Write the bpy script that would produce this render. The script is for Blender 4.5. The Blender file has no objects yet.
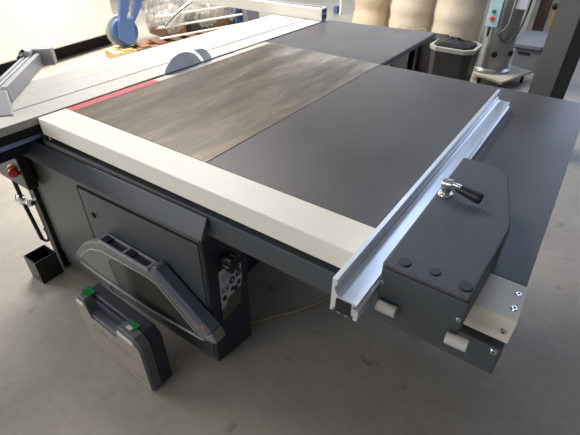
import bpy, bmesh, math, random
from mathutils import Vector, Matrix
random.seed(7)
S = bpy.context.scene
COL = S.collection
# ------------------------------------------------------------------ camera
cam = bpy.data.objects.new('camera', bpy.data.cameras.new('camera'))
COL.objects.link(cam)
RX = Vector((0.82096923, 0.57093061, 0.00691105))
UX = Vector((-0.34156398, 0.48138033, 0.80722179))
FX = Vector((-0.45754079, 0.66506482, -0.59020777))
cam.matrix_world = Matrix(((RX.x, UX.x, -FX.x, 1.7222), (RX.y, UX.y, -FX.y, -0.7352),
                           (RX.z, UX.z, -FX.z, 1.58), (0, 0, 0, 1)))
cam.data.sensor_width = 36
cam.data.lens = 423.99 / 580 * 36
cam.data.clip_start = 0.02
S.camera = cam
# ------------------------------------------------------------------ world, lights, exposure
w = bpy.data.worlds.new('world'); S.world = w; w.use_nodes = True
w.node_tree.nodes['Background'].inputs[0].default_value = (0.80, 0.88, 1.0, 1)
w.node_tree.nodes['Background'].inputs[1].default_value = 1.0
def area(name, loc, target, sx, sy, power, col, spread=180):
    l = bpy.data.lights.new(name, 'AREA'); l.shape = 'RECTANGLE'; l.size = sx; l.size_y = sy
    l.energy = power; l.color = col; l.spread = math.radians(spread)
    o = bpy.data.objects.new(name, l); COL.objects.link(o); o.location = loc
    o.rotation_euler = (Vector(target) - Vector(loc)).to_track_quat('-Z', 'Y').to_euler()
    return o
area('skylight_daylight', (-2.9, 2.9, 4.9), (-3.1, 2.9, 0), 2.4, 2.8, 450, (1.0, 0.97, 0.92), 120)
area('left_window_daylight', (-6.7, -2.2, 2.6), (0, -1.0, 0.2), 4.4, 2.4, 380, (0.98, 0.98, 1.0))
area('front_fill_light', (-0.5, -5.8, 2.6), (0.2, 0, 0.3), 5.0, 2.4, 160, (0.95, 0.97, 1.0))  # added fill from behind the camera; the front wall has no opening
area('back_door_daylight', (-3.2, 8.8, 1.9), (-2.6, 0, 0.9), 4.4, 3.2, 22, (1.0, 0.98, 0.93))
area('rear_skylight_daylight', (1.0, 4.4, 4.9), (1.0, 3.6, 0), 1.8, 2.6, 85, (0.55, 0.72, 1.0))
area('right_window_daylight', (2.7, 8.8, 3.1), (1.6, 0, 0.9), 3.6, 2.4, 60, (0.50, 0.66, 1.0))
S.view_settings.view_transform = 'Standard'
S.view_settings.look = 'None'
S.view_settings.gamma = 1
S.view_settings.use_curve_mapping = False
S.view_settings.exposure = 0.38
S.cycles.use_denoising = True
S.cycles.max_bounces = 8

# ------------------------------------------------------------------ materials
def mat(name, col, rough=0.5, metal=0.0, bump=0.0, bscale=200.0, var=0.0, vscale=4.0, spec=0.5,
        stretch=(1, 1, 1), col2=None, alpha=1.0, trans=0.0, rvar=0.0, coat=0.0, emit=None):
    m = bpy.data.materials.new(name); m.use_nodes = True
    nt = m.node_tree; b = nt.nodes['Principled BSDF']
    b.inputs['Base Color'].default_value = (*col, 1)
    b.inputs['Roughness'].default_value = rough
    b.inputs['Metallic'].default_value = metal
    b.inputs['Specular IOR Level'].default_value = spec
    b.inputs['Alpha'].default_value = alpha
    b.inputs['Transmission Weight'].default_value = trans
    b.inputs['Coat Weight'].default_value = coat
    if emit:
        b.inputs['Emission Color'].default_value = (*emit[0], 1); b.inputs['Emission Strength'].default_value = emit[1]
    tc = nt.nodes.new('ShaderNodeTexCoord')
    if var > 0 or col2 or rvar > 0:
        mp = nt.nodes.new('ShaderNodeMapping'); mp.inputs['Scale'].default_value = stretch
        nz = nt.nodes.new('ShaderNodeTexNoise'); nz.inputs['Scale'].default_value = vscale
        nz.inputs['Detail'].default_value = 6; nz.inputs['Roughness'].default_value = 0.62
        nt.links.new(tc.outputs['Object'], mp.inputs[0]); nt.links.new(mp.outputs[0], nz.inputs['Vector'])
        cr = nt.nodes.new('ShaderNodeValToRGB')
        c2 = col2 if col2 else tuple(max(0, c * (1 - var)) for c in col)
        cr.color_ramp.elements[0].position = 0.33; cr.color_ramp.elements[0].color = (*c2, 1)
        cr.color_ramp.elements[1].position = 0.67; cr.color_ramp.elements[1].color = (*col, 1)
        nt.links.new(nz.outputs['Fac'], cr.inputs[0]); nt.links.new(cr.outputs[0], b.inputs['Base Color'])
        if rvar > 0:
            mr = nt.nodes.new('ShaderNodeMapRange'); mr.inputs[1].default_value = 0.3; mr.inputs[2].default_value = 0.7
            mr.inputs[3].default_value = rough - rvar; mr.inputs[4].default_value = rough + rvar
            nt.links.new(nz.outputs['Fac'], mr.inputs[0]); nt.links.new(mr.outputs[0], b.inputs['Roughness'])
    if bump > 0:
        n2 = nt.nodes.new('ShaderNodeTexNoise'); n2.inputs['Scale'].default_value = bscale
        n2.inputs['Detail'].default_value = 3
        nt.links.new(tc.outputs['Object'], n2.inputs['Vector'])
        bp = nt.nodes.new('ShaderNodeBump'); bp.inputs['Strength'].default_value = bump
        bp.inputs['Distance'].default_value = 0.002
        nt.links.new(n2.outputs['Fac'], bp.inputs['Height']); nt.links.new(bp.outputs[0], b.inputs['Normal'])
    return m

M = dict(
    grey=mat('grey_powder_coat', (0.054, 0.064, 0.070), 0.42, bump=0.15, bscale=500, var=0.12, vscale=3),
    olivegrey=mat('light_grey_powder_coat', (0.085, 0.090, 0.084), 0.45, bump=0.15, bscale=500, var=0.1, vscale=3),
    alugrey=mat('dull_aluminium', (0.42, 0.42, 0.44), 0.4, 0.2, var=0.05, vscale=6),
    greytex=mat('grey_textured_paint', (0.078, 0.084, 0.105), 0.50, bump=1.0, bscale=260, var=0.35, vscale=160),
    navy=mat('dark_blue_grey_paint', (0.012, 0.017, 0.030), 0.45, bump=0.1, bscale=400),
    black=mat('black_plastic', (0.009, 0.010, 0.012), 0.45, bump=0.1),
    blacksteel=mat('black_painted_steel', (0.010, 0.010, 0.013), 0.38, bump=0.1),
    void=mat('black_gap_and_shade', (0.004, 0.004, 0.004), 0.8),  # flat black for joints and for the shade in gaps and openings
    cream=mat('cream_paint', (0.74, 0.70, 0.615), 0.42, var=0.06, vscale=2.5, bump=0.1, bscale=150),
    laminate=mat('grey_table_coating', (0.078, 0.071, 0.073), 0.38, var=0.12, vscale=3, rvar=0.07, spec=0.40, bump=0.12, bscale=300),
    alu=mat('brushed_aluminium', (0.80, 0.83, 0.88), 0.30, 0.6, var=0.06, vscale=6, stretch=(60, 1, 60), bump=0.05),
    aludeck=mat('matt_anodised_aluminium', (0.47, 0.45, 0.41), 0.45, 0.0, var=0.07, vscale=3, stretch=(1, 12, 1), bump=0.1),
    alublue=mat('smooth_aluminium_casting', (0.50, 0.56, 0.66), 0.35, 0.5),
    guidealu=mat('aluminium_in_blue_shade', (0.42, 0.56, 0.95), 0.35, 0.0),  # aluminium with the bluish shade under the deck put into its colour
    alugroove=mat('aluminium_groove', (0.15, 0.155, 0.21), 0.4, 0.5),
    steel=mat('bright_steel', (0.72, 0.72, 0.72), 0.18, 1.0),
    stainless=mat('brushed_stainless', (0.33, 0.34, 0.35), 0.33, 0.85, var=0.2, vscale=3, stretch=(1, 1, .3)),
    blade=mat('saw_blade_steel', (0.80, 0.87, 0.97), 0.25, 0.0, var=0.15, vscale=20),
    red=mat('red_strip', (0.42, 0.035, 0.045), 0.45),
    redb=mat('red_plastic', (0.70, 0.03, 0.03), 0.35),
    orange=mat('orange_red_mark', (0.75, 0.10, 0.04), 0.5),
    yellow=mat('yellow_plastic', (0.75, 0.42, 0.03), 0.4, var=0.1),
    green=mat('green_plastic', (0.006, 0.17, 0.045), 0.32),
    blue=mat('blue_paint', (0.065, 0.12, 0.27), 0.42, bump=0.1, bscale=80, var=0.12, vscale=6),
    case=mat('case_grey_plastic', (0.10, 0.105, 0.12), 0.5, bump=0.4, bscale=300),
    casedark=mat('case_dark_blue_plastic', (0.014, 0.018, 0.034), 0.5, bump=0.4, bscale=300),
    casecream=mat('case_beige_panel', (0.26, 0.23, 0.19), 0.55, var=0.08, vscale=8, bump=0.2),
    caselip=mat('case_pale_plastic', (0.55, 0.52, 0.46), 0.5),
    mark=mat('brown_print', (0.20, 0.16, 0.125), 0.6),
    guardgrey=mat('guard_grey_plastic', (0.155, 0.155, 0.14), 0.5, bump=0.2),
    guardblue=mat('guard_blue_grey_plastic', (0.085, 0.10, 0.135), 0.45, bump=0.2),
    smoked=mat('smoked_clear_plastic', (0.060, 0.058, 0.050), 0.22, var=0.3, vscale=5, bump=0.05, bscale=40),
    frameblue=mat('blue_grey_edge', (0.26, 0.28, 0.34), 0.4),
    pale=mat('pale_plastic_edge', (0.32, 0.32, 0.30), 0.4),
    labelwhite=mat('white_label', (0.50, 0.52, 0.60), 0.4, var=0.1, vscale=60),
    labelgrey=mat('khaki_label', (0.085, 0.08, 0.062), 0.5),
    ink=mat('black_ink', (0.006, 0.006, 0.008), 0.5),
    wood=mat('pale_pine', (0.72, 0.50, 0.24), 0.6, var=0.25, vscale=6, stretch=(8, 1, 8)),
    browncard=mat('brown_cardboard', (0.30, 0.16, 0.10), 0.7, var=0.3, vscale=6),
    brownpost=mat('brown_timber', (0.12, 0.07, 0.045), 0.6, var=0.3, vscale=8),
    kraft=mat('kraft_paper', (0.54, 0.43, 0.30), 0.55, var=0.08, vscale=4, bump=0.8, bscale=12),
    kraftpale=mat('pale_wrapped_paper', (0.56, 0.455, 0.335), 0.45, var=0.08, vscale=5, bump=1.0, bscale=10),
    palebox=mat('pale_grey_plastic', (0.16, 0.165, 0.19), 0.5, var=0.1),
    plat=mat('platform_board', (0.42, 0.38, 0.30), 0.6, var=0.25, vscale=8),
    cyan=mat('control_box_grey_blue', (0.35, 0.50, 0.55), 0.4),
    offwhite=mat('offwhite_cover', (0.78, 0.73, 0.64), 0.5, var=0.04, vscale=1.5),
    hose=mat('tan_cable', (0.30, 0.25, 0.16), 0.5),
    wall=mat('wall_plaster', (0.36, 0.35, 0.33), 0.8, var=0.06, vscale=1.5),
    ceil=mat('ceiling_sheet', (0.30, 0.30, 0.30), 0.8),
    colgrey=mat('column_grey_green_paint', (0.034, 0.039, 0.042), 0.45, bump=0.3, bscale=60, var=0.12),
    frame=mat('window_frame_paint', (0.55, 0.55, 0.55), 0.5),
)
def m_floor():
    m = bpy.data.materials.new('concrete_floor'); m.use_nodes = True
    nt = m.node_tree; b = nt.nodes['Principled BSDF']; b.inputs['Roughness'].default_value = 0.5
    tc = nt.nodes.new('ShaderNodeTexCoord')
    def nz(s, d=6, r=0.6):
        n = nt.nodes.new('ShaderNodeTexNoise'); n.inputs['Scale'].default_value = s
        n.inputs['Detail'].default_value = d; n.inputs['Roughness'].default_value = r
        nt.links.new(tc.outputs['Object'], n.inputs['Vector']); return n
    def ramp(src, p0, c0, p1, c1):
        c = nt.nodes.new('ShaderNodeValToRGB'); c.color_ramp.elements[0].position = p0; c.color_ramp.elements[0].color = (*c0, 1)
        c.color_ramp.elements[1].position = p1; c.color_ramp.elements[1].color = (*c1, 1)
        nt.links.new(src, c.inputs[0]); return c
    a = ramp(nz(1.3, 8, 0.65).outputs['Fac'], 0.35, (0.255, 0.228, 0.19), 0.68, (0.35, 0.32, 0.275))
    c = ramp(nz(28, 4, 0.7).outputs['Fac'], 0.3, (0.80, 0.80, 0.80), 0.6, (1, 1, 1))
    d = ramp(nz(7, 2, 0.5).outputs['Fac'], 0.27, (0.45, 0.42, 0.40), 0.33, (1, 1, 1))
    def mul(x, y, f):
        k = nt.nodes.new('ShaderNodeMix'); k.data_type = 'RGBA'; k.blend_type = 'MULTIPLY'; k.inputs[0].default_value = f
        nt.links.new(x, k.inputs[6]); nt.links.new(y, k.inputs[7]); return k.outputs[2]
    o = mul(mul(a.outputs[0], c.outputs[0], 0.6), d.outputs[0], 0.6)
    nt.links.new(o, b.inputs['Base Color'])
    return m
def m_iron():
    m = bpy.data.materials.new('ground_cast_iron'); m.use_nodes = True
    nt = m.node_tree; b = nt.nodes['Principled BSDF']; b.inputs['Metallic'].default_value = 0.45
    tc = nt.nodes.new('ShaderNodeTexCoord')
    def nz(s, st, d=6, r=0.6, rot=0):
        mp = nt.nodes.new('ShaderNodeMapping'); mp.inputs['Scale'].default_value = st; mp.inputs['Rotation'].default_value[2] = rot
        n = nt.nodes.new('ShaderNodeTexNoise'); n.inputs['Scale'].default_value = s
        n.inputs['Detail'].default_value = d; n.inputs['Roughness'].default_value = r
        nt.links.new(tc.outputs['Object'], mp.inputs[0]); nt.links.new(mp.outputs[0], n.inputs['Vector']); return n
    st = nz(2.0, (4.6, 1.0, 1), 7, 0.66, 0.2)
    c = nt.nodes.new('ShaderNodeValToRGB')
    c.color_ramp.elements[0].position = 0.34; c.color_ramp.elements[0].color = (0.068, 0.053, 0.041, 1)
    c.color_ramp.elements[1].position = 0.66; c.color_ramp.elements[1].color = (0.35, 0.295, 0.235, 1)
    e = c.color_ramp.elements.new(0.5); e.color = (0.165, 0.137, 0.108, 1)
    nt.links.new(st.outputs['Fac'], c.inputs[0])
    fn = nz(60, (1, 0.06, 1), 3, 0.5)
    c2 = nt.nodes.new('ShaderNodeValToRGB'); c2.color_ramp.elements[0].color = (0.8, 0.8, 0.8, 1); c2.color_ramp.elements[0].position = 0.3
    nt.links.new(fn.outputs['Fac'], c2.inputs[0])
    k = nt.nodes.new('ShaderNodeMix'); k.data_type = 'RGBA'; k.blend_type = 'MULTIPLY'; k.inputs[0].default_value = 0.7
    nt.links.new(c.outputs[0], k.inputs[6]); nt.links.new(c2.outputs[0], k.inputs[7])
    nt.links.new(k.outputs[2], b.inputs['Base Color'])
    mr = nt.nodes.new('ShaderNodeMapRange'); mr.inputs[1].default_value = 0.3; mr.inputs[2].default_value = 0.7
    mr.inputs[3].default_value = 0.38; mr.inputs[4].default_value = 0.24
    nt.links.new(st.outputs['Fac'], mr.inputs[0]); nt.links.new(mr.outputs[0], b.inputs['Roughness'])
    return m
def m_film():
    m = bpy.data.materials.new('clear_film'); m.use_nodes = True
    nt = m.node_tree; b = nt.nodes['Principled BSDF']
    b.inputs['Base Color'].default_value = (0.38, 0.36, 0.33, 1); b.inputs['Roughness'].default_value = 0.16
    b.inputs['Specular IOR Level'].default_value = 1.0
    tc = nt.nodes.new('ShaderNodeTexCoord'); n = nt.nodes.new('ShaderNodeTexNoise'); n.inputs['Scale'].default_value = 6
    n.inputs['Detail'].default_value = 5
    mp = nt.nodes.new('ShaderNodeMapping'); mp.inputs['Scale'].default_value = (1.6, 0.6, 2.2); mp.inputs['Rotation'].default_value = (0.5, 0.2, 0)
    nt.links.new(tc.outputs['Object'], mp.inputs[0]); nt.links.new(mp.outputs[0], n.inputs['Vector'])
    mr = nt.nodes.new('ShaderNodeMapRange'); mr.inputs[1].default_value = 0.42; mr.inputs[2].default_value = 0.6
    mr.inputs[3].default_value = 0.45; mr.inputs[4].default_value = 0.95
    nt.links.new(n.outputs['Fac'], mr.inputs[0]); nt.links.new(mr.outputs[0], b.inputs['Alpha'])
    bp = nt.nodes.new('ShaderNodeBump'); bp.inputs['Strength'].default_value = 0.8; bp.inputs['Distance'].default_value = 0.03
    nt.links.new(n.outputs['Fac'], bp.inputs['Height']); nt.links.new(bp.outputs[0], b.inputs['Normal'])
    return m
M['wrap'] = mat('clear_stretch_wrap', (0.8, 0.76, 0.68), 0.15, alpha=0.22, bump=0.6, bscale=7)
M['floor'] = m_floor(); M['iron'] = m_iron(); M['film'] = m_film()
M['glass'] = mat('window_glass', (0.9, 0.95, 1.0), 0.05, trans=1.0)

# ------------------------------------------------------------------ mesh helpers
class MB:
    def __init__(s): s.bm = bmesh.new()
    def hexa(s, c):      # 8 corners: bottom 4 ccw, top 4 ccw
        v = [s.bm.verts.new(p) for p in c]
        for f in ((3, 2, 1, 0), (4, 5, 6, 7), (0, 1, 5, 4), (1, 2, 6, 5), (2, 3, 7, 6), (3, 0, 4, 7)):
            s.bm.faces.new([v[i] for i in f])
        return s
    def box(s, x0, x1, y0, y1, z0, z1):
        return s.hexa([(x0, y0, z0), (x1, y0, z0), (x1, y1, z0), (x0, y1, z0), (x0, y0, z1), (x1, y0, z1), (x1, y1, z1), (x0, y1, z1)])
    def prism(s, pts, d):   # closed 3D polygon extruded by vector d
        d = Vector(d); a = [s.bm.verts.new(p) for p in pts]; b = [s.bm.verts.new(Vector(p) + d) for p in pts]
        n = len(pts); s.bm.faces.new(a[::-1]); s.bm.faces.new(b)
        for i in range(n): s.bm.faces.new([a[i], a[(i + 1) % n], b[(i + 1) % n], b[i]])
        return s
    def frustum(s, p0, p1, r0, r1, n=24, rot=0.0):
        p0, p1 = Vector(p0), Vector(p1); ax = (p1 - p0).normalized()
        u = ax.orthogonal().normalized(); v = ax.cross(u)
        a = []; b = []
        for i in range(n):
            t = 2 * math.pi * i / n + rot; d = u * math.cos(t) + v * math.sin(t)
            a.append(s.bm.verts.new(p0 + d * r0)); b.append(s.bm.verts.new(p1 + d * r1))
        s.bm.faces.new(a[::-1]); s.bm.faces.new(b)
        for i in range(n): s.bm.faces.new([a[i], a[(i + 1) % n], b[(i + 1) % n], b[i]])
        return s
    def lathe(s, c, prof, n=32):    # around z; prof = [(r,z)...]
        rings = []
        for r, z in prof:
            rings.append([s.bm.verts.new((c[0] + r * math.cos(2 * math.pi * i / n), c[1] + r * math.sin(2 * math.pi * i / n), c[2] + z)) for i in range(n)])
        for a, b in zip(rings, rings[1:]):
            for i in range(n): s.bm.faces.new([a[i], a[(i + 1) % n], b[(i + 1) % n], b[i]])
        s.bm.faces.new(rings[0][::-1]); s.bm.faces.new(rings[-1]); return s
    def tube(s, pts, r, n=10, sm=6):
        pts = [Vector(p) for p in pts]
        if sm and len(pts) > 2:
            q = []
            P = [pts[0]] + pts + [pts[-1]]
            for i in range(1, len(P) - 2):
                for k in range(sm):
                    t = k / sm; a, b, c, d = P[i - 1], P[i], P[i + 1], P[i + 2]
                    q.append(0.5 * ((2 * b) + (c - a) * t + (2 * a - 5 * b + 4 * c - d) * t * t + (-a + 3 * b - 3 * c + d) * t ** 3))
            q.append(pts[-1]); pts = q
        rings = []; u = None
        for i, p in enumerate(pts):
            ax = (pts[min(i + 1, len(pts) - 1)] - pts[max(i - 1, 0)]).normalized()
            u = ax.orthogonal().normalized() if u is None else (u - ax * u.dot(ax)).normalized()
            v = ax.cross(u)
            rings.append([s.bm.verts.new(p + (u * math.cos(2 * math.pi * k / n) + v * math.sin(2 * math.pi * k / n)) * r) for k in range(n)])
        for a, b in zip(rings, rings[1:]):
            for i in range(n): s.bm.faces.new([a[i], a[(i + 1) % n], b[(i + 1) % n], b[i]])
        s.bm.faces.new(rings[0][::-1]); s.bm.faces.new(rings[-1]); return s
    def build(s, name, m, parent=None, bev=0.0, smooth=False, seg=2):
        bmesh.ops.recalc_face_normals(s.bm, faces=s.bm.faces)
        me = bpy.data.meshes.new(name); s.bm.to_mesh(me); s.bm.free()
        me.materials.append(M[m] if isinstance(m, str) else m)
        o = bpy.data.objects.new(name, me); COL.objects.link(o)
        if smooth:
            for p in me.polygons: p.use_smooth = True
            try: me.set_sharp_from_angle(angle=math.radians(40))
            except Exception: pass
        if bev > 0:
            b = o.modifiers.new('bevel', 'BEVEL'); b.width = bev; b.segments = seg; b.limit_method = 'ANGLE'
            b.angle_limit = math.radians(35); b.harden_normals = False
        if parent is not None:
            top = parent
            off = Vector((0, 0, 0))
            while top is not None: off += top.location; top = top.parent
            o.parent = parent; o.location = -off
        return o
def thing(name, loc, label, cat, group=None):
    o = bpy.data.objects.new(name, None); COL.objects.link(o); o.location = loc; o.empty_display_size = 0.1
    return tag(o, label, cat, group)
def tag(o, label, cat, group=None):
    o['label'] = label; o['category'] = cat
    if group: o['group'] = group
    return o
def struct(o): o['kind'] = 'structure'; return o
def text_mesh(name, body, size, mw, m, parent, depth=0.0006):
    c = bpy.data.curves.new(name, 'FONT'); c.body = body; c.size = size; c.extrude = depth; c.align_x = 'CENTER'; c.align_y = 'CENTER'
    t = bpy.data.objects.new(name + '_src', c); COL.objects.link(t)
    dg = bpy.context.evaluated_depsgraph_get(); dg.update()
    me = bpy.data.meshes.new_from_object(t.evaluated_get(dg)); bpy.data.objects.remove(t)
    me.materials.clear(); me.materials.append(M[m]); me.transform(mw); me.name = name
    o = bpy.data.objects.new(name, me); COL.objects.link(o)
    off = Vector((0, 0, 0)); top = parent
    while top is not None: off += top.location; top = top.parent
    o.parent = parent; o.location = -off
    return o
def screw(c, n, r, parent, m='steel', name='screw'):
    c, n = Vector(c), Vector(n).normalized()
    b = MB(); b.frustum(c, c + n * 0.003, r, r * 0.75, 16)
    o = b.build(name, m, parent, smooth=True)
    u = n.orthogonal().normalized()
    MB().frustum(c + n * 0.0028, c + n * 0.0034, r * .38, r * .38, 6).build('socket', 'ink', o)
    return o

H = 0.9
# ================================================================== SETTING
struct(MB().box(-7, 6, -6, 9, -0.1, 0).build('floor', 'floor'))
struct(MB().box(-7, 6, -6, 9, 5.0, 5.1).build('ceiling', 'ceil'))
def wall(name, axis, pos, a0, a1, opening=None):
    b = MB(); t = 0.15 if pos > 0 else -0.15
    def bb(u0, u1, z0, z1):
        if axis == 'y': b.box(u0, u1, min(pos, pos + t), max(pos, pos + t), z0, z1)
        else: b.box(min(pos, pos + t), max(pos, pos + t), u0, u1, z0, z1)
    if opening:
        us = sorted(opening); last = a0
        for (u0, u1, z0, z1) in us:
            bb(last, u0, 0, 5); last = u1
            if z0 > 0: bb(u0, u1, 0, z0)
            bb(u0, u1, z1, 5)
        bb(last, a1, 0, 5)
    else: bb(a0, a1, 0, 5)
    return struct(b.build(name, 'wall'))
OB = [(-5.5, -1.2, 0.0, 3.6), (0.9, 4.5, 1.9, 4.3)]
wall('wall_back', 'y', 9, -7, 6, OB)
OL = [(-4.4, 0.0, 1.2, 3.8)]
wall('wall_left', 'x', -7, -6, 9, OL)
wall('wall_right', 'x', 6, -6, 9)
wall('wall_front', 'y', -6, -7, 6)
for i, (ax, pos, (u0, u1, z0, z1)) in enumerate([('y', 9.05, OB[0]), ('y', 9.05, OB[1]), ('x', -7.1, OL[0])]):
    b = MB(); g = MB(); t = 0.05
    def add(mb, a, c, d, e, th):
        if ax == 'y': mb.box(a, c, pos - th, pos + th, d, e)
        else: mb.box(pos - th, pos + th, a, c, d, e)
    add(b, u0, u1, z0, z0 + 0.08, t); add(b, u0, u1, z1 - 0.08, z1, t)
    n = 4
    for k in range(n + 1):
        uu = u0 + (u1 - u0 - 0.08) * k / n; add(b, uu, uu + 0.08, z0, z1, t)
    nm = ['door_1', 'window_1', 'window_2'][i]
    fr = struct(b.build(nm, 'frame'))
    add(g, u0 + .02, u1 - .02, z0 + .02, z1 - .02, 0.004)
    g.build('pane', 'glass', fr)

# steel building column, turned a little
A, B_, C_ = Vector((1.395, 3.02, 0)), Vector((1.560, 2.88, 0)), Vector((1.648, 2.984, 0)); D_ = A + C_ - B_
colm = MB()
ux = (A - B_).normalized(); uy = (C_ - B_).normalized(); wA = (A - B_).length; wC = (C_ - B_).length
def q(a, b): return B_ + ux * a + uy * b
prof = [q(0, 0), q(wA, 0), q(wA, wC), q(0, wC)]
colm.prism(prof, (0, 0, 5.0))
struct(colm.build('trim_1', 'colgrey', bev=0.004))
MBp = MB().prism([v + (v - (A + C_) / 2).normalized() * 0.07 for v in prof], (0, 0, 0.02))
struct(MBp.build('trim_2', 'colgrey'))

# ================================================================== PANEL SAW
saw = thing('panel_saw', (0.25, 0.6, 0), 'dark grey floor-standing panel saw with cast iron table and cream front rail', 'saw')
# body and cabinet
body = MB(); body.box(-0.235, 0.60, 0.222, 1.42, 0.0, 0.855)
body.build('machine_body', 'navy', saw, bev=0.004)
MB().box(-0.50, -0.02, 1.45, 2.1, 0, 0.80).build('rear_support', 'navy', saw)
cab = MB(); cab.box(-0.235, 0.864, -0.015, 0.200, 0.035, 0.720); cab.box(-0.225, 0.855, 0.02, 0.195, 0.0, 0.035)
cabo = cab.build('cabinet', 'olivegrey', saw, bev=0.004)
hood = MB()
hood.hexa([(-0.172, -0.045, 0.702), (0.908, -0.045, 0.729), (0.908, -0.0155, 0.725), (-0.172, -0.0155, 0.698),
           (-0.165, -0.005, 0.772), (0.904, -0.005, 0.795), (0.904, 0.0005, 0.795), (-0.165, 0.0005, 0.772)])
hood.build('cabinet_hood', 'grey', saw, bev=0.003)
MB().box(-0.22, 0.85, 0.112, 0.195, 0.721, 0.80).build('cabinet_top', 'navy', saw)
door = MB().hexa([(0.182, -0.021, 0.05), (0.858, -0.021, 0.07), (0.858, -0.0152, 0.07), (0.182, -0.0152, 0.05), (0.176, -0.021, 0.652), (0.858, -0.021, 0.672), (0.858, -0.0152, 0.672), (0.176, -0.0152, 0.652)]).build('door', 'grey', saw, bev=0.002)
MB().frustum((0.236, -0.0212, 0.538), (0.236, -0.029, 0.538), 0.013, 0.012).build('lock', 'blacksteel', door, bev=0.001)
MB().box(0.171, 0.1755, -0.0212, -0.0152, 0.05, 0.658).build('door_gap', 'void', saw)
MB().hexa([(0.171, -0.0212, 0.6535), (0.862, -0.0212, 0.6735), (0.862, -0.0152, 0.6735), (0.171, -0.0152, 0.6535), (0.171, -0.0212, 0.6575), (0.862, -0.0212, 0.6775), (0.862, -0.0152, 0.6775), (0.171, -0.0152, 0.6575)]).build('door_gap', 'void', saw)
sp = MB().prism([(0.8645, -0.012, 0.040), (0.8645, 0.198, 0.0), (0.8645, 0.198, 0.71), (0.8645, -0.012, 0.71)], (0.009, 0, 0)).build('side_panel', 'navy', saw, bev=0.003)
sp['label'] = 'near-black side panel of the cabinet'
# label on side panel
xs = 0.8362
lb = MB().prism([(xs, 0.083, 0.185), (xs, 0.193, 0.205), (xs, 0.205, 0.427), (xs, 0.090, 0.427)], (0.0015, 0, 0)).build('plate', 'labelgrey', sp)
MB().prism([(xs + .0016, 0.084, 0.245), (xs + .0016, 0.112, 0.252), (xs + .0016, 0.118, 0.278), (xs + .0016, 0.196, 0.288), (xs + .0016, 0.205, 0.320), (xs + .0016, 0.203, 0.426), (xs + .0016, 0.090, 0.426)], (0.001, 0, 0)).build('sticker', 'labelwhite', lb)
RY = Matrix(((0, 0, 1, 0), (1, 0, 0, 0), (0, 1, 0, 0), (0, 0, 0, 1)))
text_mesh('lettering', 'CE', 0.032, Matrix.Translation((xs + .0034, 0.112, 0.330)) @ RY, 'ink', lb)
for yy, zz in ((0.152, 0.347), (0.187, 0.357)):
    pic = MB(); pts_ = [(xs + .0027, yy + math.cos(2 * math.pi * k / 24) * .016, zz + math.sin(2 * math.pi * k / 24) * .016) for k in range(24)]
    pic.prism(pts_, (.0004, 0, 0)); pc = pic.build('pictogram', 'ink', lb)
    MB().frustum((xs + .0032, yy, zz), (xs + .0035, yy, zz), .0055, .0045, 12).build('symbol', 'labelwhite', lb)
for yy, zz, r in ((0.105, 0.292, .012), (0.150, 0.306, .010), (0.168, 0.296, .012), (0.186, 0.312, .011)):
    MB().frustum((xs + .0027, yy, zz), (xs + .0034, yy, zz), r, r, 16).build('pictogram', 'ink', lb)
for k in range(4): MB().box(xs + .0027, xs + .0032, 0.098, 0.19 - 0.02 * (k % 2), 0.398 - k * 0.009, 0.401 - k * 0.009).build('print_line', 'alugroove', lb)
for z_ in (.256, .264): MB().box(xs + .0027, xs + .0032, 0.088, 0.110, z_, z_ + .002).build('print_line', 'alugroove', lb)
kn = MB().frustum((0.8362, 0.130, 0.458), (0.858, 0.130, 0.458), 0.030, 0.030, 24).build('rotary_switch', 'black', sp, bev=0.003)
kb = MB()
for k in range(6):
    a = math.pi * k / 3; kb.frustum((0.858, 0.130 + math.cos(a) * .024, 0.458 + math.sin(a) * .024), (0.884, 0.130 + math.cos(a) * .024, 0.458 + math.sin(a) * .024), .013, .011, 12)
kb.frustum((0.858, 0.13, 0.458), (0.882, 0.13, 0.458), 0.026, 0.024, 20)
kb.build('knob', 'black', kn, smooth=True)
LT = Matrix(((1, 0, 0, 0.0375), (0, 1.04, 0, -0.052), (0, 0, 1.08, 0.050), (0, 0, 0, 1)))
def shift(o, mtx):
    for c in o.children: c.data.transform(mtx); shift(c, mtx)
shift(sp, LT)
# tables
iron = MB().box(0.048, 0.7925, 0.1235, 1.4675, 0.862, H).build('cast_iron_table', 'iron', saw, bev=0.0015)
MB().box(0.06, 0.78, 0.14, 1.45, 0.84, 0.861).build('table_rib', 'navy', saw)
MB().box(0.7955, 1.776, 0.1235, 1.4635, 0.868, H).build('extension_table', 'laminate', saw, bev=0.0015)
MB().box(0.83, 1.70, 0.20, 1.40, 0.84, 0.867).build('extension_table_frame', 'navy', saw)
rt = MB(); rt.prism([(0.004, 1.4705, 0.872), (0.792, 1.4705, 0.872), (0.788, 2.350, 0.872), (0.004, 2.262, 0.872)], (0, 0, 0.028))
rt.build('outfeed_table', 'laminate', saw, bev=0.0015)
MB().prism([(0.7930, 1.48, 0.874), (0.7965, 1.48, 0.874), (0.7925, 2.352, 0.874), (0.7890, 2.352, 0.874)], (0, 0, 0.023)).build('table_edging', 'guardblue', saw)
for yy in (1.50, 2.20): MB().box(0.68, 0.72, yy, yy + .04, 0, 0.871).build('table_leg', 'blacksteel', saw)
rs = MB().box(0.0, 0.047, 0.1235, 0.575, 0.87, H).build('red_insert', 'red', saw); rs['label'] = 'red strip along the table edge before the blade'
st = MB().box(0.004, 0.047, 0.577, 1.4675, 0.87, H).build('steel_insert', 'aludeck', saw); st['label'] = 'pale metal strip beside the blade'
MB().box(-0.0180, -0.0030, 0.43, 1.19, 0.868, 0.9012).build('blade_slot', 'void', saw)
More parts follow.
